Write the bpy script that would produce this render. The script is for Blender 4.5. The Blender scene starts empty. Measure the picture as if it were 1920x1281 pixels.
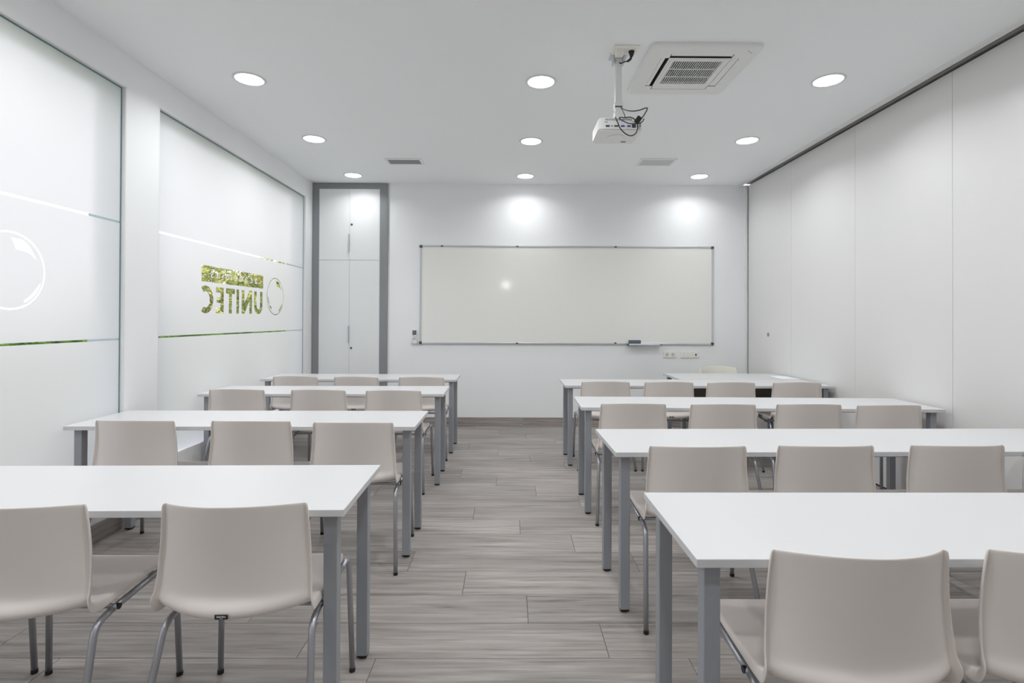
import bpy, bmesh, math, random
from mathutils import Vector, Matrix
random.seed(7)
R = math.radians
S = bpy.context.scene
COL = S.collection

# ------------------------------------------------------------------ camera
W_PX, H_PX = 1920.0, 1281.0
F_PX, YAW, PITCH, ROLL, CY, CAM_H = 975.36, 0.0054, 0.00596, 0.00395, 593.77, 1.3356
cam_d = bpy.data.cameras.new('camera')
cam_d.sensor_fit = 'HORIZONTAL'; cam_d.sensor_width = 36.0
cam_d.lens = F_PX / W_PX * 36.0
cam_d.shift_x = 0.0
cam_d.shift_y = -(H_PX / 2 - CY) / W_PX
cam_d.clip_start = 0.02; cam_d.clip_end = 300
cam = bpy.data.objects.new('camera', cam_d); COL.objects.link(cam)
fw = Vector((math.sin(YAW) * math.cos(PITCH), math.cos(YAW) * math.cos(PITCH), math.sin(PITCH)))
rt = Vector((math.cos(YAW), -math.sin(YAW), 0)); up = rt.cross(fw)
r2 = math.cos(ROLL) * rt + math.sin(ROLL) * up; u2 = r2.cross(fw)
cam.matrix_world = Matrix(((r2.x, u2.x, -fw.x, 0), (r2.y, u2.y, -fw.y, 0), (r2.z, u2.z, -fw.z, CAM_H), (0, 0, 0, 1)))
S.camera = cam

# ------------------------------------------------------------------ light
LAMP = 8.0             # radiance of the downlight diffusers
LAMP_W = 6.4           # power of the lamp inside each downlight
SKY = 0.80
SUN = 5.0
S.view_settings.view_transform = 'Standard'
S.view_settings.look = 'None'
S.view_settings.gamma = 1.0
S.view_settings.use_curve_mapping = False
S.view_settings.exposure = 0.19
S.cycles.diffuse_bounces = 8; S.cycles.max_bounces = 14; S.cycles.transparent_max_bounces = 16
world = bpy.data.worlds.new('sky'); S.world = world
world.use_nodes = True
wn = world.node_tree; wn.nodes.clear()
sky = wn.nodes.new('ShaderNodeTexSky'); sky.sky_type = 'HOSEK_WILKIE'
sky.sun_direction = Vector((0.55, -0.35, 0.76)).normalized(); sky.turbidity = 6.0; sky.ground_albedo = 0.35
bgn = wn.nodes.new('ShaderNodeBackground'); bgn.inputs['Strength'].default_value = SKY
mixw = wn.nodes.new('ShaderNodeMix'); mixw.data_type = 'RGBA'; mixw.inputs[0].default_value = 0.86
mixw.inputs[7].default_value = (2.68, 2.53, 2.70, 1)      # thin bright cloud veil
wo = wn.nodes.new('ShaderNodeOutputWorld')
wn.links.new(sky.outputs[0], mixw.inputs[6]); wn.links.new(mixw.outputs[2], bgn.inputs['Color']); wn.links.new(bgn.outputs[0], wo.inputs[0])
sun_d = bpy.data.lights.new('sun', 'SUN'); sun_d.energy = SUN; sun_d.angle = R(0.5); sun_d.color = (1.0, 0.93, 0.80)
sun = bpy.data.objects.new('sun', sun_d); COL.objects.link(sun)
sun.rotation_euler = Vector((-0.55, 0.35, -0.76)).to_track_quat('-Z', 'Y').to_euler()

# ------------------------------------------------------------------ materials
def srgb(r, g, b):
    f = lambda c: ((c / 255 + 0.055) / 1.055) ** 2.4 if c > 10 else c / 255 / 12.92
    return (f(r), f(g), f(b), 1)
def mat(name, col, rough=0.5, metal=0.0, spec=0.5, bump=0.0, bscale=200.0, var=0.0, vscale=3.0):
    m = bpy.data.materials.new(name); m.use_nodes = True
    n = m.node_tree; b = n.nodes['Principled BSDF']
    b.inputs['Base Color'].default_value = col; b.inputs['Roughness'].default_value = rough
    b.inputs['Metallic'].default_value = metal; b.inputs['Specular IOR Level'].default_value = spec
    tc = n.nodes.new('ShaderNodeTexCoord')
    if var:
        nz = n.nodes.new('ShaderNodeTexNoise'); nz.inputs['Scale'].default_value = vscale; nz.inputs['Detail'].default_value = 3
        rp = n.nodes.new('ShaderNodeMapRange'); rp.inputs[3].default_value = 1 - var; rp.inputs[4].default_value = 1 + var
        hs = n.nodes.new('ShaderNodeHueSaturation'); hs.inputs['Color'].default_value = col
        n.links.new(tc.outputs['Object'], nz.inputs['Vector']); n.links.new(nz.outputs[0], rp.inputs[0])
        n.links.new(rp.outputs[0], hs.inputs['Value']); n.links.new(hs.outputs[0], b.inputs['Base Color'])
    if bump:
        nb = n.nodes.new('ShaderNodeTexNoise'); nb.inputs['Scale'].default_value = bscale
        bp = n.nodes.new('ShaderNodeBump'); bp.inputs['Strength'].default_value = bump; bp.inputs['Distance'].default_value = 0.001
        n.links.new(tc.outputs['Object'], nb.inputs['Vector']); n.links.new(nb.outputs[0], bp.inputs['Height']); n.links.new(bp.outputs[0], b.inputs['Normal'])
    return m
M = {}
M['wall'] = mat('white_wall_paint', (0.875, 0.883, 0.890, 1), 0.7, bump=0.15, bscale=120, var=0.012)
M['rear_wall'] = mat('rear_wall_paint', (0.84, 0.85, 0.86, 1), 0.7)
M['ceiling'] = mat('ceiling_paint', (0.905, 0.918, 0.926, 1), 0.8, bump=0.1, bscale=150)
M['panel'] = mat('partition_laminate', (0.78, 0.772, 0.765, 1), 0.38, bump=0.06, bscale=500)
M['top'] = mat('white_laminate', (0.62, 0.62, 0.625, 1), 0.32, bump=0.05, bscale=600)
M['steel_paint'] = mat('grey_painted_steel', srgb(150, 153, 158), 0.42, 0.0, bump=0.12, bscale=700)
M['chrome'] = mat('silver_tube', srgb(176, 178, 184), 0.32, 0.7, bump=0.05, bscale=300)
M['black'] = mat('black_plastic', (0.012, 0.012, 0.013, 1), 0.45)
M['shell'] = mat('beige_polypropylene', (0.73, 0.675, 0.637, 1), 0.48, bump=0.10, bscale=900, var=0.01)
M['cream'] = mat('cream_polypropylene', (0.83, 0.81, 0.72, 1), 0.5, bump=0.1, bscale=900)
M['frame_grey'] = mat('grey_laminate', srgb(136, 138, 141), 0.5, bump=0.05, bscale=400)
M['door'] = mat('white_door_laminate', (0.78, 0.795, 0.80, 1), 0.4)
M['alu'] = mat('satin_aluminium', srgb(205, 208, 212), 0.35, 0.7)
M['board'] = mat('whiteboard_enamel', (0.86, 0.86, 0.82, 1), 0.09, bump=0.02, bscale=30)
M['dark_grey'] = mat('dark_grey_plastic', srgb(72, 75, 80), 0.5)
M['dark_panel'] = mat('dark_grey_panel', srgb(98, 97, 90), 0.5)
M['felt'] = mat('grey_blue_felt', srgb(98, 106, 116), 0.9, bump=0.4, bscale=500)
M['white_plastic'] = mat('white_plastic', (0.82, 0.82, 0.81, 1), 0.35)
M['ivory'] = mat('ivory_plastic', srgb(238, 236, 229), 0.4)
M['lcd'] = mat('lcd_glass', srgb(110, 118, 122), 0.2)
M['orange'] = mat('orange_key', srgb(214, 160, 70), 0.5)
M['blue_port'] = mat('blue_connector', srgb(60, 90, 150), 0.5)
M['grey_print'] = mat('grey_print', srgb(120, 122, 126), 0.6)
M['vent'] = mat('vent_metal', srgb(205, 207, 207), 0.5)
M['vent_dark'] = mat('vent_grey_metal', srgb(146, 151, 154), 0.6)  # plain darker grey of the left vent
M['ac'] = mat('white_abs_casing', (0.80, 0.80, 0.79, 1), 0.4)
M['void'] = mat('black_void', (0.006, 0.006, 0.006, 1), 0.9)
M['track'] = mat('dark_aluminium_track', srgb(92, 90, 90), 0.45, 0.4)
M['track_light'] = mat('grey_aluminium_track', srgb(168, 166, 165), 0.5, 0.1)
M['paper'] = mat('white_paper', (0.86, 0.87, 0.89, 1), 0.8)
M['grout'] = mat('dark_grout', srgb(92, 88, 84), 0.9)
M['label_white'] = mat('white_print', (0.80, 0.80, 0.80, 1), 0.6)
M['ring'] = mat('lamp_ring', srgb(222, 224, 226), 0.45)
M['bark'] = mat('tree_bark', srgb(96, 82, 66), 0.9, bump=0.8, bscale=20, var=0.2)
M['lawn'] = mat('lawn_grass', srgb(92, 104, 70), 0.9, bump=0.8, bscale=60, var=0.25, vscale=6)
M['gasket'] = mat('grey_blue_gasket', srgb(112, 136, 146), 0.6)
M['reveal_shade'] = mat('reveal_shade_blue', srgb(178, 192, 202), 0.8, bump=0.2, bscale=80)  # blue-grey puts the shade of the outer reveals into the colour

def wood_tile():
    m = bpy.data.materials.new('wood_look_porcelain'); m.use_nodes = True
    n = m.node_tree; N = n.nodes.new; L = n.links.new; b = n.nodes['Principled BSDF']
    tc = N('ShaderNodeTexCoord'); oi = N('ShaderNodeObjectInfo')
    off = N('ShaderNodeVectorMath'); off.operation = 'SCALE'; off.inputs[0].default_value = (37.0, 53.0, 11.0); L(oi.outputs['Random'], off.inputs['Scale'])
    add = N('ShaderNodeVectorMath'); add.operation = 'ADD'; L(tc.outputs['Object'], add.inputs[0]); L(off.outputs[0], add.inputs[1])
    mp = N('ShaderNodeMapping'); mp.inputs['Scale'].default_value = (1.3, 26.0, 26.0); L(add.outputs[0], mp.inputs['Vector'])
    n1 = N('ShaderNodeTexNoise'); n1.inputs['Scale'].default_value = 1.6; n1.inputs['Detail'].default_value = 7; n1.inputs['Roughness'].default_value = 0.62; n1.inputs['Distortion'].default_value = 0.35
    L(mp.outputs[0], n1.inputs['Vector'])
    mp2 = N('ShaderNodeMapping'); mp2.inputs['Scale'].default_value = (0.9, 7.0, 7.0); L(add.outputs[0], mp2.inputs['Vector'])
    n2 = N('ShaderNodeTexNoise'); n2.inputs['Scale'].default_value = 1.2; n2.inputs['Detail'].default_value = 3; L(mp2.outputs[0], n2.inputs['Vector'])
    cr = N('ShaderNodeValToRGB'); e = cr.color_ramp.elements
    e[0].position = 0.27; e[0].color = srgb(116, 110, 104)
    e[1].position = 0.72; e[1].color = srgb(194, 188, 183)
    x = e.new(0.40); x.color = srgb(157, 150, 144)
    x = e.new(0.55); x.color = srgb(176, 169, 164)
    L(n1.outputs[0], cr.inputs[0])
    hs = N('ShaderNodeHueSaturation'); L(cr.outputs[0], hs.inputs['Color'])
    mr = N('ShaderNodeMapRange'); mr.inputs[1].default_value = 0.3; mr.inputs[2].default_value = 0.7; mr.inputs[3].default_value = 0.84; mr.inputs[4].default_value = 1.10
    L(n2.outputs[0], mr.inputs[0])
    mr2 = N('ShaderNodeMapRange'); mr2.inputs[3].default_value = 0.70; mr2.inputs[4].default_value = 0.86; L(oi.outputs['Random'], mr2.inputs[0])
    mul = N('ShaderNodeMath'); mul.operation = 'MULTIPLY'; L(mr.outputs[0], mul.inputs[0]); L(mr2.outputs[0], mul.inputs[1]); L(mul.outputs[0], hs.inputs['Value'])
    L(hs.outputs[0], b.inputs['Base Color'])
    b.inputs['Roughness'].default_value = 0.48; b.inputs['Specular IOR Level'].default_value = 0.4
    bp = N('ShaderNodeBump'); bp.inputs['Strength'].default_value = 0.25; bp.inputs['Distance'].default_value = 0.001; L(n1.outputs[0], bp.inputs['Height']); L(bp.outputs[0], b.inputs['Normal'])
    return m
M['wood'] = wood_tile()

def film_mat():
    m = bpy.data.materials.new('frosted_film'); m.use_nodes = True
    n = m.node_tree; n.nodes.clear(); N = n.nodes.new; L = n.links.new
    o = N('ShaderNodeOutputMaterial'); t = N('ShaderNodeBsdfTranslucent'); d = N('ShaderNodeBsdfDiffuse'); r = N('ShaderNodeBsdfRefraction')
    mx = N('ShaderNodeMixShader'); mx2 = N('ShaderNodeMixShader')
    t.inputs['Color'].default_value = (0.84, 0.835, 0.87, 1); d.inputs['Color'].default_value = (0.82, 0.825, 0.83, 1)
    r.inputs['Color'].default_value = (0.80, 0.81, 0.83, 1); r.inputs['Roughness'].default_value = 0.75; r.inputs['IOR'].default_value = 1.15
    mx.inputs[0].default_value = 0.24; mx2.inputs[0].default_value = 0.37
    L(t.outputs[0], mx.inputs[1]); L(r.outputs[0], mx.inputs[2]); L(mx.outputs[0], mx2.inputs[1]); L(d.outputs[0], mx2.inputs[2]); L(mx2.outputs[0], o.inputs[0]); return m
M['film'] = film_mat()
def glass_mat():
    m = bpy.data.materials.new('clear_glass'); m.use_nodes = True
    n = m.node_tree; n.nodes.clear(); N = n.nodes.new; L = n.links.new
    o = N('ShaderNodeOutputMaterial'); t = N('ShaderNodeBsdfTransparent'); g = N('ShaderNodeBsdfGlossy'); mx = N('ShaderNodeMixShader')
    t.inputs['Color'].default_value = (0.96, 0.98, 0.97, 1); g.inputs['Roughness'].default_value = 0.02
    mx.inputs[0].default_value = 0.05
    L(t.outputs[0], mx.inputs[1]); L(g.outputs[0], mx.inputs[2]); L(mx.outputs[0], o.inputs[0]); return m
M['glass'] = glass_mat()
def lamp_mat():
    m = bpy.data.materials.new('lit_diffuser'); m.use_nodes = True
    n = m.node_tree; n.nodes.clear(); o = n.nodes.new('ShaderNodeOutputMaterial'); e = n.nodes.new('ShaderNodeEmission')
    e.inputs['Color'].default_value = (1.0, 0.99, 0.98, 1); e.inputs['Strength'].default_value = LAMP
    n.links.new(e.outputs[0], o.inputs[0]); return m
M['lamp'] = lamp_mat()
def leaf_mat(name, c1, c2):
    m = bpy.data.materials.new(name); m.use_nodes = True
    n = m.node_tree; n.nodes.clear(); N = n.nodes.new; L = n.links.new
    o = N('ShaderNodeOutputMaterial'); t = N('ShaderNodeBsdfTranslucent'); d = N('ShaderNodeBsdfDiffuse'); mx = N('ShaderNodeMixShader'); mx.inputs[0].default_value = 0.4
    tc = N('ShaderNodeTexCoord'); nz = N('ShaderNodeTexNoise'); nz.inputs['Scale'].default_value = 2.5; nz.inputs['Detail'].default_value = 6
    cr = N('ShaderNodeValToRGB'); cr.color_ramp.elements[0].color = c1; cr.color_ramp.elements[1].color = c2
    cr.color_ramp.elements[0].position = 0.35; cr.color_ramp.elements[1].position = 0.65
    L(tc.outputs['Object'], nz.inputs['Vector']); L(nz.outputs[0], cr.inputs[0]); L(cr.outputs[0], t.inputs[0]); L(cr.outputs[0], d.inputs[0])
    L(d.outputs[0], mx.inputs[1]); L(t.outputs[0], mx.inputs[2]); L(mx.outputs[0], o.inputs[0]); return m
M['leaf'] = leaf_mat('sunlit_leaves', srgb(60, 88, 42), srgb(196, 194, 118))
M['hedge'] = leaf_mat('hedge_leaves', srgb(62, 98, 40), srgb(112, 148, 66))

# ------------------------------------------------------------------ helpers
def link_obj(name, me, m=None, parent=None, loc=(0, 0, 0), kind=None, smooth=False):
    o = bpy.data.objects.new(name, me); COL.objects.link(o)
    if m is not None and not me.materials: me.materials.append(m)
    if parent is not None: o.parent = parent
    o.location = loc
    if kind: o['kind'] = kind
    if smooth:
        for p in me.polygons: p.use_smooth = True
    return o
def to_mesh(bm, name='mesh'):
    bmesh.ops.recalc_face_normals(bm, faces=bm.faces)
    me = bpy.data.meshes.new(name); bm.to_mesh(me); bm.free(); return me
def box(bm, x0, x1, y0, y1, z0, z1):
    vs = [bm.verts.new(p) for p in ((x0, y0, z0), (x1, y0, z0), (x1, y1, z0), (x0, y1, z0), (x0, y0, z1), (x1, y0, z1), (x1, y1, z1), (x0, y1, z1))]
    for f in ((0, 1, 2, 3), (4, 5, 6, 7), (0, 1, 5, 4), (1, 2, 6, 5), (2, 3, 7, 6), (3, 0, 4, 7)):
        bm.faces.new([vs[i] for i in f])
def bevel(bm, w, seg=1):
    bmesh.ops.recalc_face_normals(bm, faces=bm.faces)
    bmesh.ops.bevel(bm, geom=list(bm.edges), offset=w, segments=seg, profile=0.6, affect='EDGES', clamp_overlap=True)
def box_mesh(x0, x1, y0, y1, z0, z1, bev=0.0, seg=1):
    bm = bmesh.new(); box(bm, x0, x1, y0, y1, z0, z1)
    if bev: bevel(bm, bev, seg)
    return to_mesh(bm)
def boxes_mesh(lst, bev=0.0):
    bm = bmesh.new()
    for b in lst: box(bm, *b)
    if bev: bevel(bm, bev)
    return to_mesh(bm)
def cyl(bm, c, r, h, axis='Z', n=20, r1=None):
    r1 = r if r1 is None else r1
    a = {'X': (Vector((0, 1, 0)), Vector((0, 0, 1)), Vector((1, 0, 0))), 'Y': (Vector((0, 0, 1)), Vector((1, 0, 0)), Vector((0, 1, 0))), 'Z': (Vector((1, 0, 0)), Vector((0, 1, 0)), Vector((0, 0, 1)))}[axis]
    c = Vector(c); lo = []; hi = []
    for i in range(n):
        t = 2 * math.pi * i / n; d = a[0] * math.cos(t) + a[1] * math.sin(t)
        lo.append(bm.verts.new(c + d * r)); hi.append(bm.verts.new(c + d * r1 + a[2] * h))
    for i in range(n): bm.faces.new((lo[i], lo[(i + 1) % n], hi[(i + 1) % n], hi[i]))
    bm.faces.new(lo); bm.faces.new(hi)
def fillet(pts, rad, seg=5):
    pts = [Vector(p) for p in pts]; out = [pts[0]]
    for i in range(1, len(pts) - 1):
        a, b, c = pts[i - 1], pts[i], pts[i + 1]
        d0 = (a - b); d1 = (c - b); r = min(rad, d0.length * 0.45, d1.length * 0.45)
        p0 = b + d0.normalized() * r; p1 = b + d1.normalized() * r
        for k in range(seg + 1):
            t = k / seg; out.append((1 - t) ** 2 * p0 + 2 * t * (1 - t) * b + t * t * p1)
    out.append(pts[-1]); return out
def smooth_path(pts, n=8):
    pts = [Vector(p) for p in pts]; out = []
    P = [pts[0] * 2 - pts[1]] + pts + [pts[-1] * 2 - pts[-2]]
    for i in range(1, len(P) - 2):
        for k in range(n):
            t = k / n; a, b, c, d = P[i - 1], P[i], P[i + 1], P[i + 2]
            out.append(0.5 * ((2 * b) + (c - a) * t + (2 * a - 5 * b + 4 * c - d) * t * t + (3 * b - a - 3 * c + d) * t ** 3))
    out.append(pts[-1]); return out
def tube(bm, pts, r, n=10):
    pts = [Vector(p) for p in pts]; rings = []
    t = (pts[1] - pts[0]).normalized(); nrm = t.orthogonal().normalized()
    for i, p in enumerate(pts):
        t2 = (pts[min(i + 1, len(pts) - 1)] - pts[max(i - 1, 0)]).normalized()
        nrm = (nrm - t2 * nrm.dot(t2)).normalized(); bi = t2.cross(nrm)
        rings.append([bm.verts.new(p + r * (math.cos(2 * math.pi * k / n) * nrm + math.sin(2 * math.pi * k / n) * bi)) for k in range(n)])
    for a, b in zip(rings, rings[1:]):
        for k in range(n): bm.faces.new((a[k], a[(k + 1) % n], b[(k + 1) % n], b[k]))
    bm.faces.new(rings[0]); bm.faces.new(rings[-1])
def tube_mesh(pts, r, n=10):
    bm = bmesh.new(); tube(bm, pts, r, n); return to_mesh(bm)
def thing(name, label, cat, loc=(0, 0, 0), rz=0.0, group=None):
    o = bpy.data.objects.new(name, None); COL.objects.link(o); o.empty_display_size = 0.05
    o.location = loc; o.rotation_euler = (0, 0, rz); o['label'] = label; o['category'] = cat
    if group: o['group'] = group
    return o
def setting(name):
    o = bpy.data.objects.new(name, None); COL.objects.link(o); o['kind'] = 'structure'; return o
def tag(o, label, cat, group=None):
    o['label'] = label; o['category'] = cat
    if group: o['group'] = group
    return o
def kids(o): return [c for c in COL.objects if c.parent == o]
def dup(root, loc, rz, label, group=None, children=None):
    r = root.copy(); COL.objects.link(r); r.location = loc; r.rotation_euler = (0, 0, rz); r['label'] = label
    if group: r['group'] = group
    for c, subs in children:
        k = c.copy(); COL.objects.link(k); k.parent = r
        for s in subs:
            q = s.copy(); COL.objects.link(q); q.parent = k
    return r
def tree_of(root): return [(c, kids(c)) for c in kids(root)]
def text_curve(body, size, spacing=1.0):
    c = bpy.data.curves.new('text', 'FONT'); c.body = body; c.size = size; c.space_character = spacing; c.align_x = 'CENTER'; c.align_y = 'CENTER'
    return c
def text_mesh(body, size, spacing=1.0, offset=0.0):
    c = text_curve(body, size, spacing); c.offset = offset; c.resolution_u = 2
    o = bpy.data.objects.new('tmp', c); COL.objects.link(o)
    dg = bpy.context.evaluated_depsgraph_get(); me = bpy.data.meshes.new_from_object(o.evaluated_get(dg))
    bpy.data.objects.remove(o); bpy.data.curves.remove(c); return me

# ------------------------------------------------------------------ room shell
XL, XR, YB, YR, H = -2.46, 2.99, 6.514, -3.3, 3.035
GL = -2.487                       # glass plane
W2 = (3.657, 6.285); W1 = (0.715, 3.343); W3 = (-2.228, 0.40); WZ = (0.335, 2.82)  # W3 is an unseen window added for fill light
XO = -2.665                       # outer face of the left wall

floor = setting('floor')
link_obj('grout_bed', box_mesh(XL - 0.1, XR + 0.2, YR - 0.1, YB + 0.1, -0.08, -0.0025), M['grout'], floor)
PW, PL = 0.2362, 1.235
plank_cache = {}
def plank_mesh(w, d):
    k = (round(w, 3), round(d, 3))
    if k not in plank_cache:
        bm = bmesh.new(); box(bm, -w / 2, w / 2, -d / 2, d / 2, -0.010, 0.0)
        bmesh.ops.recalc_face_normals(bm, faces=bm.faces)
        bmesh.ops.bevel(bm, geom=[e for e in bm.edges if all(v.co.z > -0.001 for v in e.verts)], offset=0.0014, segments=1, affect='EDGES')
        me = to_mesh(bm, 'plank'); me.materials.append(M['wood']); plank_cache[k] = me
    return plank_cache[k]
k0 = math.floor((YR - 2.06) / PW)
k = k0
while 2.06 + k * PW < YB:
    ya, yb = max(2.06 + k * PW, YR), min(2.06 + (k + 1) * PW, YB)
    j = 0.402 - 0.3125 * k if k < 7 else 0.523 - 0.3105 * (k - 7)
    xs = [XL]
    x = j - math.floor((j - XL) / PL) * PL
    while x < XR + 0.07:
        if x - xs[-1] > 0.03: xs.append(x)
        x += PL
    if XR + 0.08 - xs[-1] < 0.03: xs[-1] = XR + 0.08
    else: xs.append(XR + 0.08)
    if yb - ya > 0.02:
        for a, b in zip(xs, xs[1:]):
            o = link_obj('plank', plank_mesh(b - a - 0.0022, yb - ya - 0.0022), None, floor, ((a + b) / 2, (ya + yb) / 2, random.uniform(-0.0003, 0.0)))
    k += 1

ceiling = link_obj('ceiling', box_mesh(XL - 0.24, 2.92, YR - 0.1, YB + 0.1, H, H + 0.14), M['ceiling'], None, kind='structure')
link_obj('slot_cover', boxes_mesh([(2.92, XR + 0.2, YR - 0.1, YB + 0.1, H + 0.09, H + 0.14)]), M['track'], ceiling)
link_obj('hanging_track', boxes_mesh([(2.972, 3.05, YR, YB, H + 0.014, H + 0.09)]), M['track_light'], ceiling)
bm = bmesh.new(); box(bm, 2.868, 2.921, YR, YB, H - 0.007, H + 0.0); bevel(bm, 0.002)
trim1 = link_obj('trim_1', to_mesh(bm), M['ac'], None, kind='structure')

# left wall: one wall with two window openings and an added third out of view
wl = [(XO, XL, YR, W3[0], 0, H), (XO, XL, W3[1], W1[0], 0, H), (XO, XL, W1[1], W2[0], 0, H), (XO, XL, W2[1], YB, 0, H)]
for w in (W1, W2, W3): wl += [(XO, XL, w[0], w[1], 0, WZ[0]), (XO, XL, w[0], w[1], WZ[1], H)]
link_obj('wall_left', boxes_mesh(wl), M['wall'], None, kind='structure')
link_obj('wall_back', boxes_mesh([(XO, XR + 0.2, YB, YB + 0.12, 0, H)]), M['wall'], None, kind='structure')
link_obj('wall_rear', boxes_mesh([(XO, XR + 0.2, YR - 0.12, YR, 0, H)]), M['rear_wall'], None, kind='structure')
wr = link_obj('wall_right', boxes_mesh([(XR + 0.09, XR + 0.16, YR, YB, 0, H + 0.09)]), M['dark_panel'], None, kind='structure')
joints = [6.488, 5.5, 4.483, 3.492, 2.48, 1.465, 0.45, -0.565, -1.58, -2.595, -3.28]
for a, b in zip(joints[1:], joints):
    bm = bmesh.new(); box(bm, XR, XR + 0.075, a + 0.0013, b - 0.0013, 0.014, 3.028); bevel(bm, 0.0012)
    link_obj('panel', to_mesh(bm), M['panel'], wr)
link_obj('floor_seal', boxes_mesh([(XR + 0.006, XR + 0.06, YR, 6.48, 0.0, 0.014)]), M['black'], wr)
bm = bmesh.new(); cyl(bm, (XR - 0.004, 5.987, 1.176), 0.023, 0.006, 'X', 20); cyl(bm, (XR - 0.006, 5.987, 1.182), 0.007, 0.003, 'X', 10)
link_obj('flush_lock', to_mesh(bm), M['steel_paint'], kids(wr)[0] if False else [o for o in COL.objects if o.name == 'panel'][0])
bm = bmesh.new(); box(bm, 2.948, 2.978, 6.488, YB, 0, 3.03); bevel(bm, 0.002)
link_obj('trim_2', to_mesh(bm), M['ac'], None, kind='structure')

# baseboards of wood-look tiles
bb = setting('baseboard_back'); x = -1.52
for nx in (-1.05, 0.175, 1.41, 2.64, 2.947):
    link_obj('tile', box_mesh(-(nx - x) / 2 + 0.001, (nx - x) / 2 - 0.001, -0.010, 0.0, 0.0, 0.113, 0.0012), M['wood'], bb, ((nx + x) / 2, YB, 0.0)); x = nx
bl = setting('baseboard_left'); y = YR
while y < YB - 0.03:
    ny = min(y + 1.2, YB - 0.03)
    o = link_obj('tile', box_mesh(-(ny - y) / 2 + 0.001, (ny - y) / 2 - 0.001, -0.010, 0.0, 0.0, 0.11, 0.0012), M['wood'], bl, (XL, (ny + y) / 2, 0.0)); o.rotation_euler = (0, 0, R(90)); y = ny

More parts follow.
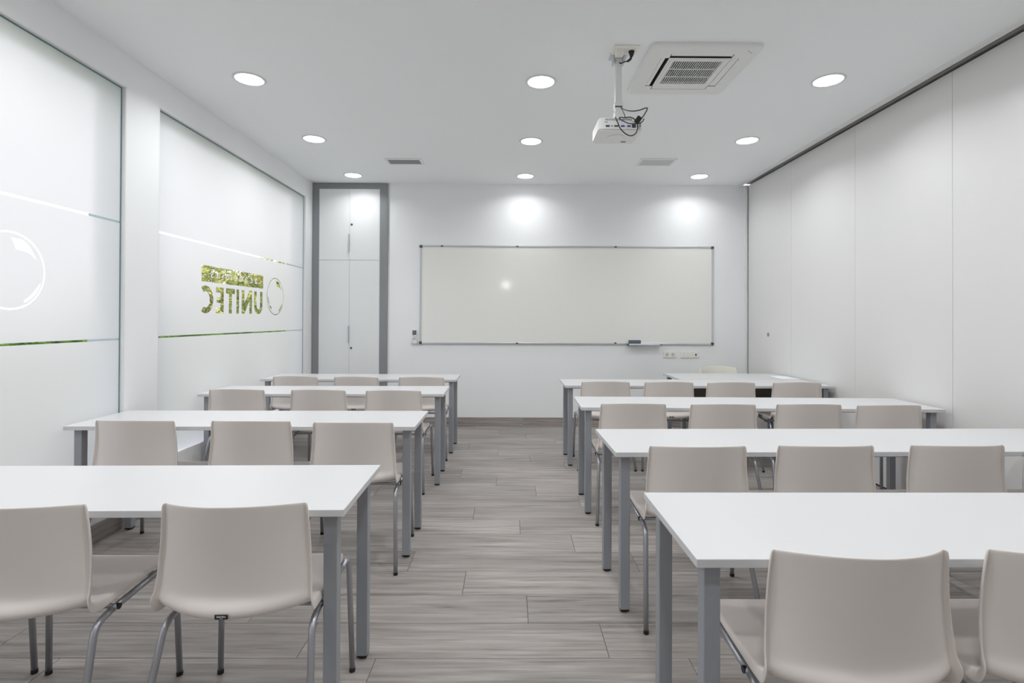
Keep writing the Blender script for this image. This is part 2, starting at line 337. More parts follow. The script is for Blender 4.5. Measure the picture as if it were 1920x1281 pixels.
# ------------------------------------------------------------------ windows with cut frosted film
def poly(c, pts):
    s = c.splines.new('POLY'); s.points.add(len(pts) - 1)
    for p, q in zip(s.points, pts): p.co = (q[0], q[1], 0, 1)
    s.use_cyclic_u = True
def make_film(y0, y1):
    # local u runs in the reading direction seen from the street (towards -Y), measured from the far edge of the window
    c = bpy.data.curves.new('film', 'CURVE'); c.dimensions = '2D'; c.fill_mode = 'BOTH'
    Wd = y1 - y0 - 0.004; z0, z1 = WZ[0] + 0.002, WZ[1] - 0.002
    strips = [(z0, 1.1955), (1.2085, 1.9405), (1.9545, z1)]
    for a, b in strips: poly(c, [(0.002, a), (Wd, a), (Wd, b), (0.002, b)])
    u = lambda Y: 6.285 - Y
    rect = lambda a, b, lo, hi: [(a, lo), (b, lo), (b, hi), (a, hi)]
    poly(c, rect(1.02, 2.071, 1.6375, 1.771))
    # lettering UNITEC
    lo, hi = 1.381, 1.603; s = 0.050
    def arc(cx, cy, rx, ry, a0, a1, n=16): return [(cx + rx * math.cos(R(a0 + (a1 - a0) * i / n)), cy + ry * math.sin(R(a0 + (a1 - a0) * i / n))) for i in range(n + 1)]
    a, b = u(5.252), u(5.081); cx = (a + b) / 2; ry = 0.085
    poly(c, [(a, hi)] + arc(cx, lo + ry, cx - a, ry, 180, 360) + [(b, hi), (b - s, hi)] + arc(cx, lo + ry, cx - a - s, ry - 0.047, 0, -180) + [(a + s, hi)])
    a, b = u(5.039), u(4.846)
    poly(c, [(a, lo), (a, hi), (a + s, hi), (b - s, lo + 0.10), (b - s, hi), (b, hi), (b, lo), (b - s, lo), (a + s, hi - 0.10), (a + s, lo)])
    a, b = u(4.798), u(4.754); poly(c, rect(a, b, lo, hi))
    a, b = u(4.724), u(4.577); m = (a + b) / 2
    poly(c, [(a, hi), (b, hi), (b, hi - 0.047), (m + s / 2, hi - 0.047), (m + s / 2, lo), (m - s / 2, lo), (m - s / 2, hi - 0.047), (a, hi - 0.047)])
    a, b = u(4.541), u(4.421); m1 = (lo + hi) / 2
    poly(c, [(a, lo), (a, hi), (b, hi), (b, hi - 0.045), (a + s, hi - 0.045), (a + s, m1 + 0.022), (b - 0.012, m1 + 0.022), (b - 0.012, m1 - 0.022), (a + s, m1 - 0.022), (a + s, lo + 0.045), (b, lo + 0.045), (b, lo)])
    a, b = u(4.383), u(4.214); cx = a + 0.112; cy = (lo + hi) / 2; rx, ry = 0.112, (hi - lo) / 2 + 0.003
    poly(c, arc(cx, cy, rx, ry, 58, 302, 24) + arc(cx, cy, rx - 0.053, ry - 0.047, 298, 62, 24))
    # emblem: thin ring with highlights
    rc = (0.742, 1.5715); rr = 0.197
    ring = lambda r: [(rc[0] + r * math.cos(t * math.pi / 32), rc[1] + r * math.sin(t * math.pi / 32)) for t in range(64)]
    poly(c, ring(rr)); poly(c, ring(rr - 0.0085))
    hl = lambda pts: poly(c, [(rc[0] - px * rr, rc[1] - py * rr) for px, py in pts])
    hl([(0.02, -.84), (0.3, -.83), (.43, -.76), (0.55, -.65), (.65, -.50), (0.73, -.34), (0.60, -.46), (.48, -.51), (0.35, -.54), (0.16, -.555), (0.10, -.70)])
    hl([(.87, .26), (.82, .42), (.72, .57), (.58, .70), (.42, .81), (.38, .76), (.53, .65), (.66, .52), (.77, .38)])
    hl([(-.90, .05), (-.84, .05), (-.80, .22), (-.70, .38), (-.76, .42), (-.86, .26)])
    hl([(-.66, .43), (-.60, .50), (-.44, .62), (-.50, .70), (-.68, .54)])
    # word in the clear band
    tc = text_curve('academias', 0.114, 1.0); tc.align_x = 'LEFT'; tc.align_y = 'TOP_BASELINE'; tc.resolution_u = 3
    o = bpy.data.objects.new('tmp', tc); COL.objects.link(o); dg = bpy.context.evaluated_depsgraph_get()
    tcv = o.evaluated_get(dg).to_curve(dg)
    pts = [bp.co for s_ in tcv.splines for bp in s_.bezier_points]
    xa, xb = min(p.x for p in pts), max(p.x for p in pts)
    dest0, dest1, base = u(5.141), u(4.344), 1.677
    # spread glyphs: group splines by glyph position, then place every glyph at an even step
    sp = []
    for s_ in tcv.splines:
        bx = [bp.co.x for bp in s_.bezier_points]; sp.append([min(bx), max(bx), s_])
    sp.sort(key=lambda t: t[0]); glyphs = []
    for t in sp:
        if glyphs and t[0] < glyphs[-1][1] - 0.001: glyphs[-1][2].append(t[2]); glyphs[-1][1] = max(glyphs[-1][1], t[1])
        else: glyphs.append([t[0], t[1], [t[2]]])
    total = sum(g[1] - g[0] for g in glyphs); gap = (dest1 - dest0 - total * 1.12) / max(1, len(glyphs) - 1); xcur = dest0
    for g in glyphs:
        for s_ in g[2]:
            out = []
            n = len(s_.bezier_points)
            for i in range(n):
                p, q = s_.bezier_points[i], s_.bezier_points[(i + 1) % n]
                for kk in range(4):
                    t = kk / 4; v = (1 - t) ** 3 * p.co + 3 * t * (1 - t) ** 2 * p.handle_right + 3 * t * t * (1 - t) * q.handle_left + t ** 3 * q.co
                    w = (xcur + (v.x - g[0]) * 1.12, base + v.y)
                    if not out or (abs(w[0] - out[-1][0]) + abs(w[1] - out[-1][1])) > 1e-5: out.append(w)
            poly(c, out)
        xcur += (g[1] - g[0]) * 1.12 + gap
    o.to_curve_clear() if hasattr(o, 'to_curve_clear') else None
    bpy.data.objects.remove(o)
    o2 = bpy.data.objects.new('tmp', c); COL.objects.link(o2)
    dg = bpy.context.evaluated_depsgraph_get(); me = bpy.data.meshes.new_from_object(o2.evaluated_get(dg)); bpy.data.objects.remove(o2)
    return me
film_me = make_film(*W2); film_me.materials.clear(); film_me.materials.append(M['film'])
for p_ in film_me.polygons:
    if p_.normal.z > 0: p_.flip()      # film faces into the room
film_me.update()
ROTF = Matrix(((0, 0, -1, 0), (-1, 0, 0, 0), (0, 1, 0, 0), (0, 0, 0, 1)))
for name, w in (('window_1', W1), ('window_2', W2), ('fill_window', W3)):
    wo_ = setting(name)
    f = link_obj('film', film_me, None, wo_); f.matrix_local = Matrix.Translation((GL + 0.001, w[1], 0)) @ ROTF
    g0, g1 = GL - 0.004, GL + 0.003
    link_obj('gasket', boxes_mesh([(g0, g1, w[0] + .007, w[0] + .014, WZ[0] + .007, WZ[1] - .007), (g0, g1, w[1] - .015, w[1] - .007, WZ[0] + .007, WZ[1] - .007), (g0, g1, w[0] + .014, w[1] - .015, WZ[1] - .015, WZ[1] - .007)]), M['gasket'], wo_)
    xa, xb = XO - 0.03, GL - 0.011
    link_obj('reveal_shade_lining', boxes_mesh([(xa, xb, w[0], w[0] + 0.004, WZ[0], WZ[1]), (xa, xb, w[1] - 0.004, w[1], WZ[0], WZ[1]), (xa, xb, w[0] + .004, w[1] - .004, WZ[1] - 0.004, WZ[1]), (xa, xb, w[0] + .004, w[1] - .004, WZ[0], WZ[0] + 0.004)]), M['reveal_shade'], wo_)  # thin lining added to darken the edges of the film
    link_obj('pane', box_mesh(GL - 0.010, GL - 0.0004, w[0] - 0.001, w[1] + 0.001, WZ[0], WZ[1]), M['glass'], wo_)
    link_obj('frame', boxes_mesh([(GL - 0.012, XL - 0.001, w[0], w[0] + 0.007, WZ[0], WZ[1]), (GL - 0.012, XL - 0.001, w[1] - 0.007, w[1], WZ[0], WZ[1]),
        (GL - 0.012, XL - 0.001, w[0], w[1], WZ[1] - 0.007, WZ[1]), (GL - 0.012, XL - 0.001, w[0], w[1], WZ[0], WZ[0] + 0.007)]), M['ac'], wo_)

# ------------------------------------------------------------------ garden behind the glass
link_obj('lawn', box_mesh(-45, XO, -25, 60, -0.25, -0.12), M['lawn'], None, kind='structure')
def leaves(n, c, rad, size, rnd):
    bm = bmesh.new(); done = 0
    while done < n:
        p = Vector((rnd.uniform(-1, 1), rnd.uniform(-1, 1), rnd.uniform(-1, 1)))
        if p.length > 1 or p.length < 0.35: continue
        q = Vector((c[0] + p.x * rad[0], c[1] + p.y * rad[1], c[2] + p.z * rad[2]))
        rot = Matrix.Rotation(rnd.uniform(0, 6.28), 3, 'Z') @ Matrix.Rotation(rnd.uniform(0, 6.28), 3, 'X') @ Matrix.Rotation(rnd.uniform(0, 6.28), 3, 'Y'); s = size * rnd.uniform(0.6, 1.2)
        bm.faces.new([bm.verts.new(q + rot @ Vector(v)) for v in ((-s, 0, 0), (0, -s * 0.55, 0.1 * s), (s, 0, 0), (0, s * 0.55, 0.1 * s))]); done += 1
    me = bpy.data.meshes.new('foliage'); bm.to_mesh(me); bm.free(); return me
rnd = random.Random(3)
for lab, p, hgt, rad, n in (
    ('sunlit leafy tree outside, seen through the clear mirrored lettering of the far window', (-7.5, 12.9, -0.12), 1.55, (1.1, 1.6, 1.3), 11000),
    ('taller leafy tree outside, behind the clear ring emblem of the far window', (-7.6, 16.4, -0.12), 1.80, (1.1, 1.8, 1.6), 13000),
    ('round bushy tree outside, seen through the ring emblem of the near window', (-7.8, 9.7, -0.12), 1.15, (0.9, 0.85, 1.0), 4500)):
    t = thing('garden_tree', lab, 'tree', p)
    link_obj('trunk', tube_mesh([(0, 0, 0), (0.05, 0.03, hgt * 0.5), (0, 0, hgt + 0.5)], 0.09, 8), M['bark'], t)
    link_obj('foliage', leaves(n, (0, 0, hgt), rad, 0.055, rnd), M['leaf'], t, kind='stuff')
hd = thing('hedge', 'low clipped green hedge outside, seen through the lower clear stripe of the window film', 'hedge', (-5.6, 9.0, -0.12))
bm = bmesh.new()
for i in range(9000):
    q = Vector((rnd.uniform(-0.35, 0.35), rnd.uniform(-6, 8), rnd.uniform(0.0, 1.26) if rnd.random() < .7 else rnd.uniform(1.05, 1.28)))
    rot = Matrix.Rotation(rnd.uniform(0, 6.28), 3, 'Z') @ Matrix.Rotation(rnd.uniform(-1.1, 1.1), 3, 'X'); s = 0.07
    bm.faces.new([bm.verts.new(q + rot @ Vector(v)) for v in ((-s, 0, 0), (0, -s * 0.5, 0), (s, 0, 0), (0, s * 0.5, 0))])
me = bpy.data.meshes.new('hedge_foliage'); bm.to_mesh(me); bm.free()
link_obj('foliage', me, M['hedge'], hd, kind='stuff')
link_obj('stem', boxes_mesh([(-0.03, 0.03, -5.6 + i * 1.1, -5.55 + i * 1.1, 0, 0.8) for i in range(12)]), M['bark'], hd, kind='stuff')

# ------------------------------------------------------------------ cupboard
YF = 6.490
cup = thing('cupboard', 'tall white built-in cupboard with a grey surround in the far left corner', 'cupboard', (-1.99, YF, 0))
def cb(x0, x1, y0, y1, z0, z1): return (x0 + 1.99, x1 + 1.99, y0 - YF, y1 - YF, z0, z1)
link_obj('surround', boxes_mesh([cb(-2.457, -2.376, YF, YB - .001, 0, 3.027), cb(-1.617, -1.521, YF, YB - .001, 0, 3.027), cb(-2.376, -1.617, YF, YB - .001, 2.962, 3.027), cb(-2.376, -1.617, YF, YB - .001, 0, 0.085)]), M['frame_grey'], cup)
link_obj('back_board', boxes_mesh([cb(-2.376, -1.617, YB - 0.006, YB - 0.001, 0.085, 2.962)]), M['dark_panel'], cup)
doors = []
for x0, x1, z0, z1 in ((-2.374, -1.9955, 2.072, 2.960), (-1.9935, -1.619, 2.072, 2.960), (-2.374, -1.9955, 0.087, 2.0685), (-1.9935, -1.619, 0.087, 2.0685)):
    doors.append(link_obj('door', box_mesh(*cb(x0, x1, YF + 0.003, YB - 0.007, z0, z1), 0.001), M['door'], cup))
for d, za, zb in ((doors[0], 2.176, 2.396), (doors[2], 1.036, 1.252)):
    bm = bmesh.new(); box(bm, *cb(-2.009, -1.9965, YF - 0.024, YF + 0.003, za, zb)); bevel(bm, 0.002); link_obj('handle', to_mesh(bm), M['alu'], d)
for d, z in ((doors[1], 2.516), (doors[3], 0.975)):
    bm = bmesh.new(); cyl(bm, (-1.968 + 1.99, -0.004, z), 0.0125, 0.008, 'Y', 16); cyl(bm, (-1.968 + 1.99, -0.007, z), 0.006, 0.004, 'Y', 10)
    link_obj('lock', to_mesh(bm), M['dark_grey'], d)

# ------------------------------------------------------------------ whiteboard
wb = thing('whiteboard', 'wide white writing board with an aluminium frame on the far wall', 'whiteboard', (0.7185, YB, 1.029))
WX, WH = 1.8375, 1.233
link_obj('surface', box_mesh(-WX + 0.012, WX - 0.012, -0.014, -0.002, 0.012, WH - 0.012), M['board'], wb)
def rail(x0, x1, z0, z1):
    bm = bmesh.new(); box(bm, x0, x1, -0.022, -0.001, z0, z1); bevel(bm, 0.003); return to_mesh(bm)
link_obj('frame_rail', rail(-WX + .02, WX - .02, WH - 0.020, WH), M['alu'], wb)
link_obj('frame_rail', rail(-WX + .02, WX - .02, 0.0, 0.020), M['alu'], wb)
link_obj('frame_rail', rail(-WX, -WX + 0.022, 0.02, WH - .02), M['alu'], wb)
link_obj('frame_rail', rail(WX - 0.022, WX, 0.02, WH - .02), M['alu'], wb)
cm = None
for sx in (-1, 1):
    for z in (0.0, WH - 0.030):
        bm = bmesh.new(); box(bm, sx * WX - 0.018 - sx * 0.0135, sx * WX + 0.018 - sx * 0.0135, -0.026, -0.001, z - 0.002, z + 0.032); bevel(bm, 0.006, 2)
        link_obj('corner_cap', to_mesh(bm), M['dark_grey'], wb)
for x, z in ((-1.56, WH - 0.014), (-0.62, WH - 0.014), (0.61, WH - 0.014), (-0.62, 0.010), (0.61, 0.016)):
    link_obj('clip', box_mesh(x - 0.014, x + 0.014, -0.027, -0.02, z - 0.005, z + 0.012, 0.002), M['dark_grey'], wb)
bm = bmesh.new(); box(bm, 0.764, 1.162, -0.085, -0.02, -0.010, -0.004); box(bm, 0.764, 1.162, -0.085, -0.079, -0.010, 0.006); bevel(bm, 0.0015)
link_obj('pen_tray', to_mesh(bm), M['alu'], wb)
for x in (0.758, 1.160): link_obj('tray_end', box_mesh(x, x + 0.008, -0.086, -0.02, -0.012, 0.010), M['dark_grey'], wb)
er = thing('board_eraser', 'grey felt board eraser with a white base lying on the pen tray of the whiteboard', 'eraser', (1.562, 6.462, 1.0255))
bm = bmesh.new(); box(bm, -0.074, 0.074, -0.024, 0.024, 0.018, 0.062); bevel(bm, 0.010, 3); link_obj('felt_body', to_mesh(bm), M['felt'], er, smooth=True)
link_obj('base', box_mesh(-0.072, 0.072, -0.022, 0.022, 0.0, 0.018, 0.002), M['white_plastic'], er)

# remote control in its wall holder
rc_ = thing('remote_control', 'small white remote control with a dark screen, in a wall holder left of the whiteboard', 'remote', (-1.181, YB, 1.03))
bm = bmesh.new(); box(bm, -0.026, 0.026, -0.026, -0.006, 0.008, 0.172); bevel(bm, 0.006, 2); link_obj('body', to_mesh(bm), M['white_plastic'], rc_, smooth=False)
link_obj('screen_bezel', box_mesh(-0.024, 0.024, -0.0285, -0.025, 0.112, 0.168, 0.002), M['dark_grey'], rc_)
link_obj('screen', box_mesh(-0.017, 0.017, -0.0295, -0.028, 0.122, 0.160), M['lcd'], rc_)
link_obj('key', box_mesh(-0.016, -0.004, -0.028, -0.0255, 0.098, 0.107), M['orange'], rc_)
for i, (x, z) in enumerate(((0.007, 0.09), (0.007, 0.078), (-0.016, 0.066), (-0.004, 0.066), (0.009, 0.066), (-0.016, 0.055), (-0.004, 0.055), (0.009, 0.055))):
    link_obj('key', box_mesh(x - 0.004, x + 0.004, -0.028, -0.0255, z - 0.003, z + 0.004), M['grey_print'] if i % 2 else M['dark_grey'], rc_)
link_obj('holder', boxes_mesh([(-0.034, 0.034, -0.006, -0.001, 0.0, 0.11), (-0.034, -0.027, -0.03, -0.006, 0.0, 0.05), (0.027, 0.034, -0.03, -0.006, 0.0, 0.05), (-0.034, 0.034, -0.03, -0.006, 0.0, 0.007)]), M['white_plastic'], rc_)

# wall outlets
so = thing('wall_socket', 'ivory double power socket on the wall under the whiteboard', 'socket', (2.0135, YB, 0.907))
bm = bmesh.new(); box(bm, -0.084, 0.084, -0.010, -0.001, -0.042, 0.042); bevel(bm, 0.004, 2); link_obj('plate', to_mesh(bm), M['ivory'], so)
for x in (-0.036, 0.036):
    ins = link_obj('insert', box_mesh(x - 0.029, x + 0.029, -0.0125, -0.0095, -0.029, 0.029, 0.001), M['ivory'], so)
    bm = bmesh.new(); cyl(bm, (x, -0.0135, 0), 0.021, 0.0015, 'Y', 24); link_obj('well', to_mesh(bm), M['vent'], ins)
    bm = bmesh.new(); cyl(bm, (x - 0.0095, -0.0145, 0), 0.0035, 0.002, 'Y', 8); cyl(bm, (x + 0.0095, -0.0145, 0), 0.0035, 0.002, 'Y', 8)
    box(bm, x - 0.003, x + 0.003, -0.0145, -0.0125, 0.014, 0.019); box(bm, x - 0.003, x + 0.003, -0.0145, -0.0125, -0.019, -0.014)
    link_obj('contact', to_mesh(bm), M['dark_grey'], ins)
sw = thing('wall_switch_plate', 'ivory triple plate with a black port on the wall, right of the double socket', 'switch plate', (2.2655, YB, 0.905))
bm = bmesh.new(); box(bm, -0.119, 0.119, -0.010, -0.001, -0.042, 0.042); bevel(bm, 0.004, 2); link_obj('plate', to_mesh(bm), M['ivory'], sw)
for i, x in enumerate((-0.073, 0.0, 0.073)):
    ins = link_obj('insert', box_mesh(x - 0.028, x + 0.028, -0.0135, -0.0095, -0.029, 0.029, 0.0012), M['ivory'], sw)
    if i == 2: link_obj('port', box_mesh(x - 0.008, x + 0.008, -0.0145, -0.013, -0.012, 0.012), M['black'], ins)
    if i == 0: link_obj('bulb_mark', boxes_mesh([(x - 0.005, x + 0.005, -0.0142, -0.013, 0.013, 0.015), (x - 0.001, x + 0.001, -0.0142, -0.013, 0.009, 0.021)]), M['grey_print'], ins)

# ------------------------------------------------------------------ ceiling lights
def dome():
    bm = bmesh.new(); n = 24; rings = []
    for r, z in ((0.0925, 0.0), (0.090, -0.003), (0.070, -0.0050), (0.040, -0.0060)):
        rings.append([bm.verts.new((r * math.cos(2 * math.pi * i / n), r * math.sin(2 * math.pi * i / n), z)) for i in range(n)])
    for a, b in zip(rings, rings[1:]):
        for i in range(n): bm.faces.new((a[i], a[(i + 1) % n], b[(i + 1) % n], b[i]))
    c = bm.verts.new((0, 0, -0.0064))
    for i in range(n): bm.faces.new((rings[-1][i], rings[-1][(i + 1) % n], c))
    bm.faces.new(rings[0])
    return to_mesh(bm)
def ring_mesh():
    bm = bmesh.new(); n = 32; prof = ((0.0935, -0.0005), (0.0945, -0.006), (0.1005, -0.0065), (0.110, -0.003), (0.112, -0.0005)); rings = []
    for r, z in prof: rings.append([bm.verts.new((r * math.cos(2 * math.pi * i / n), r * math.sin(2 * math.pi * i / n), z)) for i in range(n)])
    for a, b in zip(rings, rings[1:] + rings[:1]):
        for i in range(n): bm.faces.new((a[i], a[(i + 1) % n], b[(i + 1) % n], b[i]))
    return to_mesh(bm)
GL_ = 'round recessed ceiling lights'
cols = {'left': (-1.848, 'on the window side'), 'mid': (0.20, 'in the middle column'), 'right': (2.24, 'on the partition side')}
first = None
rows = ((6.13, 'closest to the far wall'), (4.91, 'in the second rank from the far wall'), (3.68, 'level with the air conditioner'),
        (2.46, 'in the fourth rank, out of frame'), (1.23, 'nearly above the camera, out of frame'), (0.0, 'just behind the camera, out of frame'))
fix = {(6.13, 'left'): (-1.849, 6.14), (6.13, 'mid'): (0.184, 6.139), (6.13, 'right'): (2.236, 6.113), (4.91, 'left'): (-1.848, 4.909), (4.91, 'mid'): (0.201, 4.936), (4.91, 'right'): (2.238, 4.884),
       (3.68, 'left'): (-1.848, 3.688), (3.68, 'mid'): (0.22, 3.70), (3.68, 'right'): (2.245, 3.649)}
for y, rl in rows:
    for c, (x, cl) in cols.items():
        p = fix.get((y, c), (x, y)); lab = 'round white ceiling light %s, %s' % (cl, rl)
        if first is None:
            first = thing('ceiling_light', lab, 'ceiling light', (p[0], p[1], H), 0, GL_)
            link_obj('trim_ring', ring_mesh(), M['ring'], first, smooth=True); link_obj('diffuser', dome(), M['lamp'], first, smooth=True)
            ld = bpy.data.lights.new('lamp', 'AREA'); ld.shape = 'DISK'; ld.size = 0.17; ld.energy = LAMP_W * 0.5; ld.spread = R(146); ld.color = (0.955, 0.98, 1.0)
            lo_ = bpy.data.objects.new('lamp', ld); COL.objects.link(lo_); lo_.parent = first; lo_.location = (0, 0, -0.009); ftree = tree_of(first)
        else:
            r_ = dup(first, (p[0], p[1], H), 0, lab, GL_, ftree)
            if y != 6.13:                       # the bank beside the whiteboard is set lower to soften its wall hot spots
                for c_ in kids(r_):
                    if c_.type == 'LIGHT':
                        if 'full_lamp' not in globals(): full_lamp = c_.data.copy(); full_lamp.energy = LAMP_W
                        c_.data = full_lamp

el = thing('added_glare_light', 'small unseen light added on the rear wall, making the glare on the whiteboard', 'added light', (-0.10, YR, 2.42))  # bright lens added out of view to put a glare on the board
link_obj('housing', box_mesh(-0.10, 0.10, 0.001, 0.03, -0.05, 0.05, 0.004), M['white_plastic'], el)
em = lamp_mat(); em.name = 'glare_emitter'; em.node_tree.nodes['Emission'].inputs['Strength'].default_value = 170.0
link_obj('lens', box_mesh(-0.035, 0.035, 0.03, 0.036, -0.03, 0.03), em, el)

# ------------------------------------------------------------------ ceiling vents
def vent(lab, x0, x1, y0, y1, m):
    v = thing('ceiling_vent', lab, 'vent', ((x0 + x1) / 2, (y0 + y1) / 2, H)); a, b = (x1 - x0) / 2, (y1 - y0) / 2; f = 0.026
    link_obj('frame', boxes_mesh([(-a, -a + f, -b, b, -0.009, -0.0005), (a - f, a, -b, b, -0.009, -0.0005), (-a + f, a - f, -b, -b + f, -0.009, -0.0005), (-a + f, a - f, b - f, b, -0.009, -0.0005)], 0.001), M['ac'], v)
    link_obj('backing', boxes_mesh([(-a + f, a - f, -b + f, b - f, -0.002, -0.0005)]), m, v)
    n = 7; s = (2 * b - 2 * f) / n
    for i in range(n):
        bm = bmesh.new(); yy = -b + f + (i + 0.5) * s
        vs = [bm.verts.new(p) for p in ((-a + f, yy - s * 0.36, -0.0022), (a - f, yy - s * 0.36, -0.0022), (a - f, yy + s * 0.36, -0.0082), (-a + f, yy + s * 0.36, -0.0082))]
        vt = [bm.verts.new(v_.co + Vector((0, 0.0012, 0.001))) for v_ in vs]
        bm.faces.new(vs); bm.faces.new(vt)
        for j in range(4): bm.faces.new((vs[j], vs[(j + 1) % 4], vt[(j + 1) % 4], vt[j]))
        link_obj('slat', to_mesh(bm), m, v)
vent('narrow grey ceiling vent left of the middle light column, near the cupboard', -1.325, -0.935, 5.49, 5.69, M['vent_dark'])
vent('narrow pale ceiling vent right of the projector, near the far wall', 1.378, 1.765, 5.445, 5.69, M['vent'])

# ------------------------------------------------------------------ air conditioner cassette
ac = thing('air_conditioner', 'white square ceiling cassette air conditioner beside the projector', 'air conditioner', (1.215, 3.506, H))
A = 0.350
bm = bmesh.new()
def rrect(h, r, z, n=5):
    out = []
    for cx, cy, a0 in ((h - r, h - r, 0), (-h + r, h - r, 90), (-h + r, -h + r, 180), (h - r, -h + r, 270)):
        for i in range(n + 1):
            t = R(a0 + 90 * i / n); out.append((cx + r * math.cos(t), cy + r * math.sin(t), z))
    return out
# casing as a plate with four slots and the centre opening: built from strips so that the slots are real recesses
Z0, Z1 = -0.024, -0.0005
si, so_ = 0.198, 0.250      # slot band (inner, outer edge) measured from the centre
sl = 0.200                  # half length of a slot
casing = [(-si, si, 0.182, si, Z0, Z1), (-si, si, -si, -0.182, Z0, Z1), (-si, -0.182, -0.182, 0.182, Z0, Z1), (0.182, si, -0.182, 0.182, Z0, Z1)]
for sgn in (-1, 1):
    e0, e1 = sorted((sgn * si, sgn * so_)); o0, o1 = sorted((sgn * so_, sgn * 0.318))
    casing += [(-so_, -sl, e0, e1, Z0, Z1), (sl, so_, e0, e1, Z0, Z1)] if True else []
    casing += [(e0, e1, -si, -sl + 0.002, Z0, Z1), (e0, e1, sl - 0.002, si, Z0, Z1)]
    casing += [(-so_, so_, o0, o1, Z0, Z1), (o0, o1, -0.318, 0.318, Z0, Z1)]
for b in casing: box(bm, *b)
# soft rounded outer edge
outer = [rrect(0.318, 0.02, Z0), rrect(0.338, 0.035, Z0 + 0.002), rrect(0.347, 0.04, Z0 + 0.009), rrect(A, 0.042, Z1)]
rings = [[bm.verts.new(p) for p in r] for r in outer]
for a, b in zip(rings, rings[1:]):
    for i in range(len(a)): bm.faces.new((a[i], a[(i + 1) % len(a)], b[(i + 1) % len(a)], b[i]))
link_obj('casing', to_mesh(bm), M['ac'], ac)
link_obj('backing', boxes_mesh([(-0.32, 0.32, -0.32, 0.32, -0.004, -0.0006)]), M['void'], ac)
for sgn, ax in ((-1, 'x'), (1, 'x'), (-1, 'y'), (1, 'y')):
    lo, hi = (0.222, 0.247) if sgn * (1 if ax == 'y' else 1) < 0 or ax == 'x' else (0.203, 0.247)
    if ax == 'x' and sgn > 0: lo = 0.203
    e0, e1 = sorted((sgn * lo, sgn * hi))
    b = (e0, e1, -sl + 0.006, sl - 0.006, -0.0225, -0.018) if ax == 'x' else (-sl + 0.006, sl - 0.006, e0, e1, -0.0225, -0.018)
    link_obj('louver', box_mesh(*b, 0.001), M['ac'], ac)
gr = link_obj('grille', boxes_mesh([(-0.181, -0.160, -0.181, 0.181, -0.0255, -0.008), (0.184, 0.205, -0.181, 0.181, -0.0255, -0.008), (-0.160, 0.184, -0.181, -0.118, -0.0255, -0.008), (-0.160, 0.184, 0.238 - 0.004, 0.244, -0.0255, -0.008),
    (-0.160, 0.19, -0.002, 0.003, -0.0252, -0.012), (-0.160, 0.19, 0.114, 0.119, -0.0252, -0.012)] if False else
    [(-0.181, -0.160, -0.181, 0.181, -0.0258, -0.008), (0.160, 0.181, -0.181, 0.181, -0.0258, -0.008), (-0.160, 0.160, -0.181, -0.160, -0.0258, -0.008), (-0.160, 0.160, 0.160, 0.181, -0.0258, -0.008),
     (-0.160, 0.160, -0.053, -0.048, -0.0256, -0.020), (-0.160, 0.160, 0.055, 0.060, -0.0256, -0.020)]), M['ac'], ac)
sm = box_mesh(-0.0023, 0.0023, -0.160, 0.160, -0.0254, -0.0215)
for i in range(23): link_obj('slat', sm, M['ac'], gr, (-0.160 + (i + 0.5) * 0.32 / 23, 0, 0))
link_obj('slot_shade_strip', boxes_mesh([(-sl + 0.004, sl - 0.004, -0.2002, -0.1984, -0.0225, -0.004), (-0.2002, -0.1984, -sl + 0.004, sl - 0.004, -0.0225, -0.004)]), M['dark_grey'], ac)  # dark strips stand in for the shade inside the louver slots
link_obj('display', boxes_mesh([(0.262 + 0.006 * i, 0.266 + 0.006 * i, -0.275 + 0.012 * i * 0.4 - 0.02, -0.270 + 0.012 * i * 0.4 - 0.02, Z0 - 0.0006, Z0 + 0.002) for i in range(7)]), M['grey_print'], ac, kind='stuff')

# ------------------------------------------------------------------ projector, its socket and cables
pj = thing('projector', 'white projector hanging upside down from a ceiling pole', 'projector', (0.695, 3.335, H))
PX, PY, PZ = 0.695, 3.335, H
def pl(x, y, z): return (x - PX, y - PY, z - PZ)
link_obj('ceiling_mount', boxes_mesh([pl(0.645, 3.305, 3.029) + (0, 0, 0)] if False else [(-0.055, 0.055, -0.045, 0.045, -0.007, -0.0005), (-0.036, -0.026, -0.03, 0.03, -0.055, -0.006), (0.026, 0.036, -0.03, 0.03, -0.055, -0.006)], 0.001), M['alu'], pj)
link_obj('pole', box_mesh(-0.0205, 0.0205, -0.0205, 0.0205, -0.315, -0.02, 0.003), M['white_plastic'], pj)
link_obj('tilt_joint', boxes_mesh([(-0.026, 0.026, -0.022, 0.022, -0.342, -0.306), (-0.020, 0.020, -0.016, 0.016, -0.37, -0.34), (-0.026, 0.022, -0.022, 0.022, -0.425, -0.365)], 0.002), M['white_plastic'], pj)
link_obj('clamp', boxes_mesh([(-0.0235, 0.0235, -0.0235, 0.0235, -0.338, -0.330)]), M['dark_grey'], pj)
# body : rounded box, rear face towards the camera
def pbody():
    bm = bmesh.new(); box(bm, -0.150, 0.122, -0.150, 0.105, -0.532, -0.452)
    bmesh.ops.recalc_face_normals(bm, faces=bm.faces)
    ed = [e for e in bm.edges if abs(e.verts[0].co.z - e.verts[1].co.z) > 0.01]
    bmesh.ops.bevel(bm, geom=ed, offset=0.022, segments=4, profile=0.5, affect='EDGES')
    bm2 = bmesh.ops.bevel(bm, geom=[e for e in bm.edges if all(v.co.z < -0.53 for v in e.verts) or all(v.co.z > -0.453 for v in e.verts)], offset=0.008, segments=2, affect='EDGES')
    return to_mesh(bm)
body = link_obj('body', pbody(), M['white_plastic'], pj)
RY = -0.1503
def port(x, z, w, h, m, name='port'): link_obj(name, box_mesh(x - w / 2, x + w / 2, RY - 0.0022, RY + 0.004, z - h / 2, z + h / 2, 0.0008), m, body)
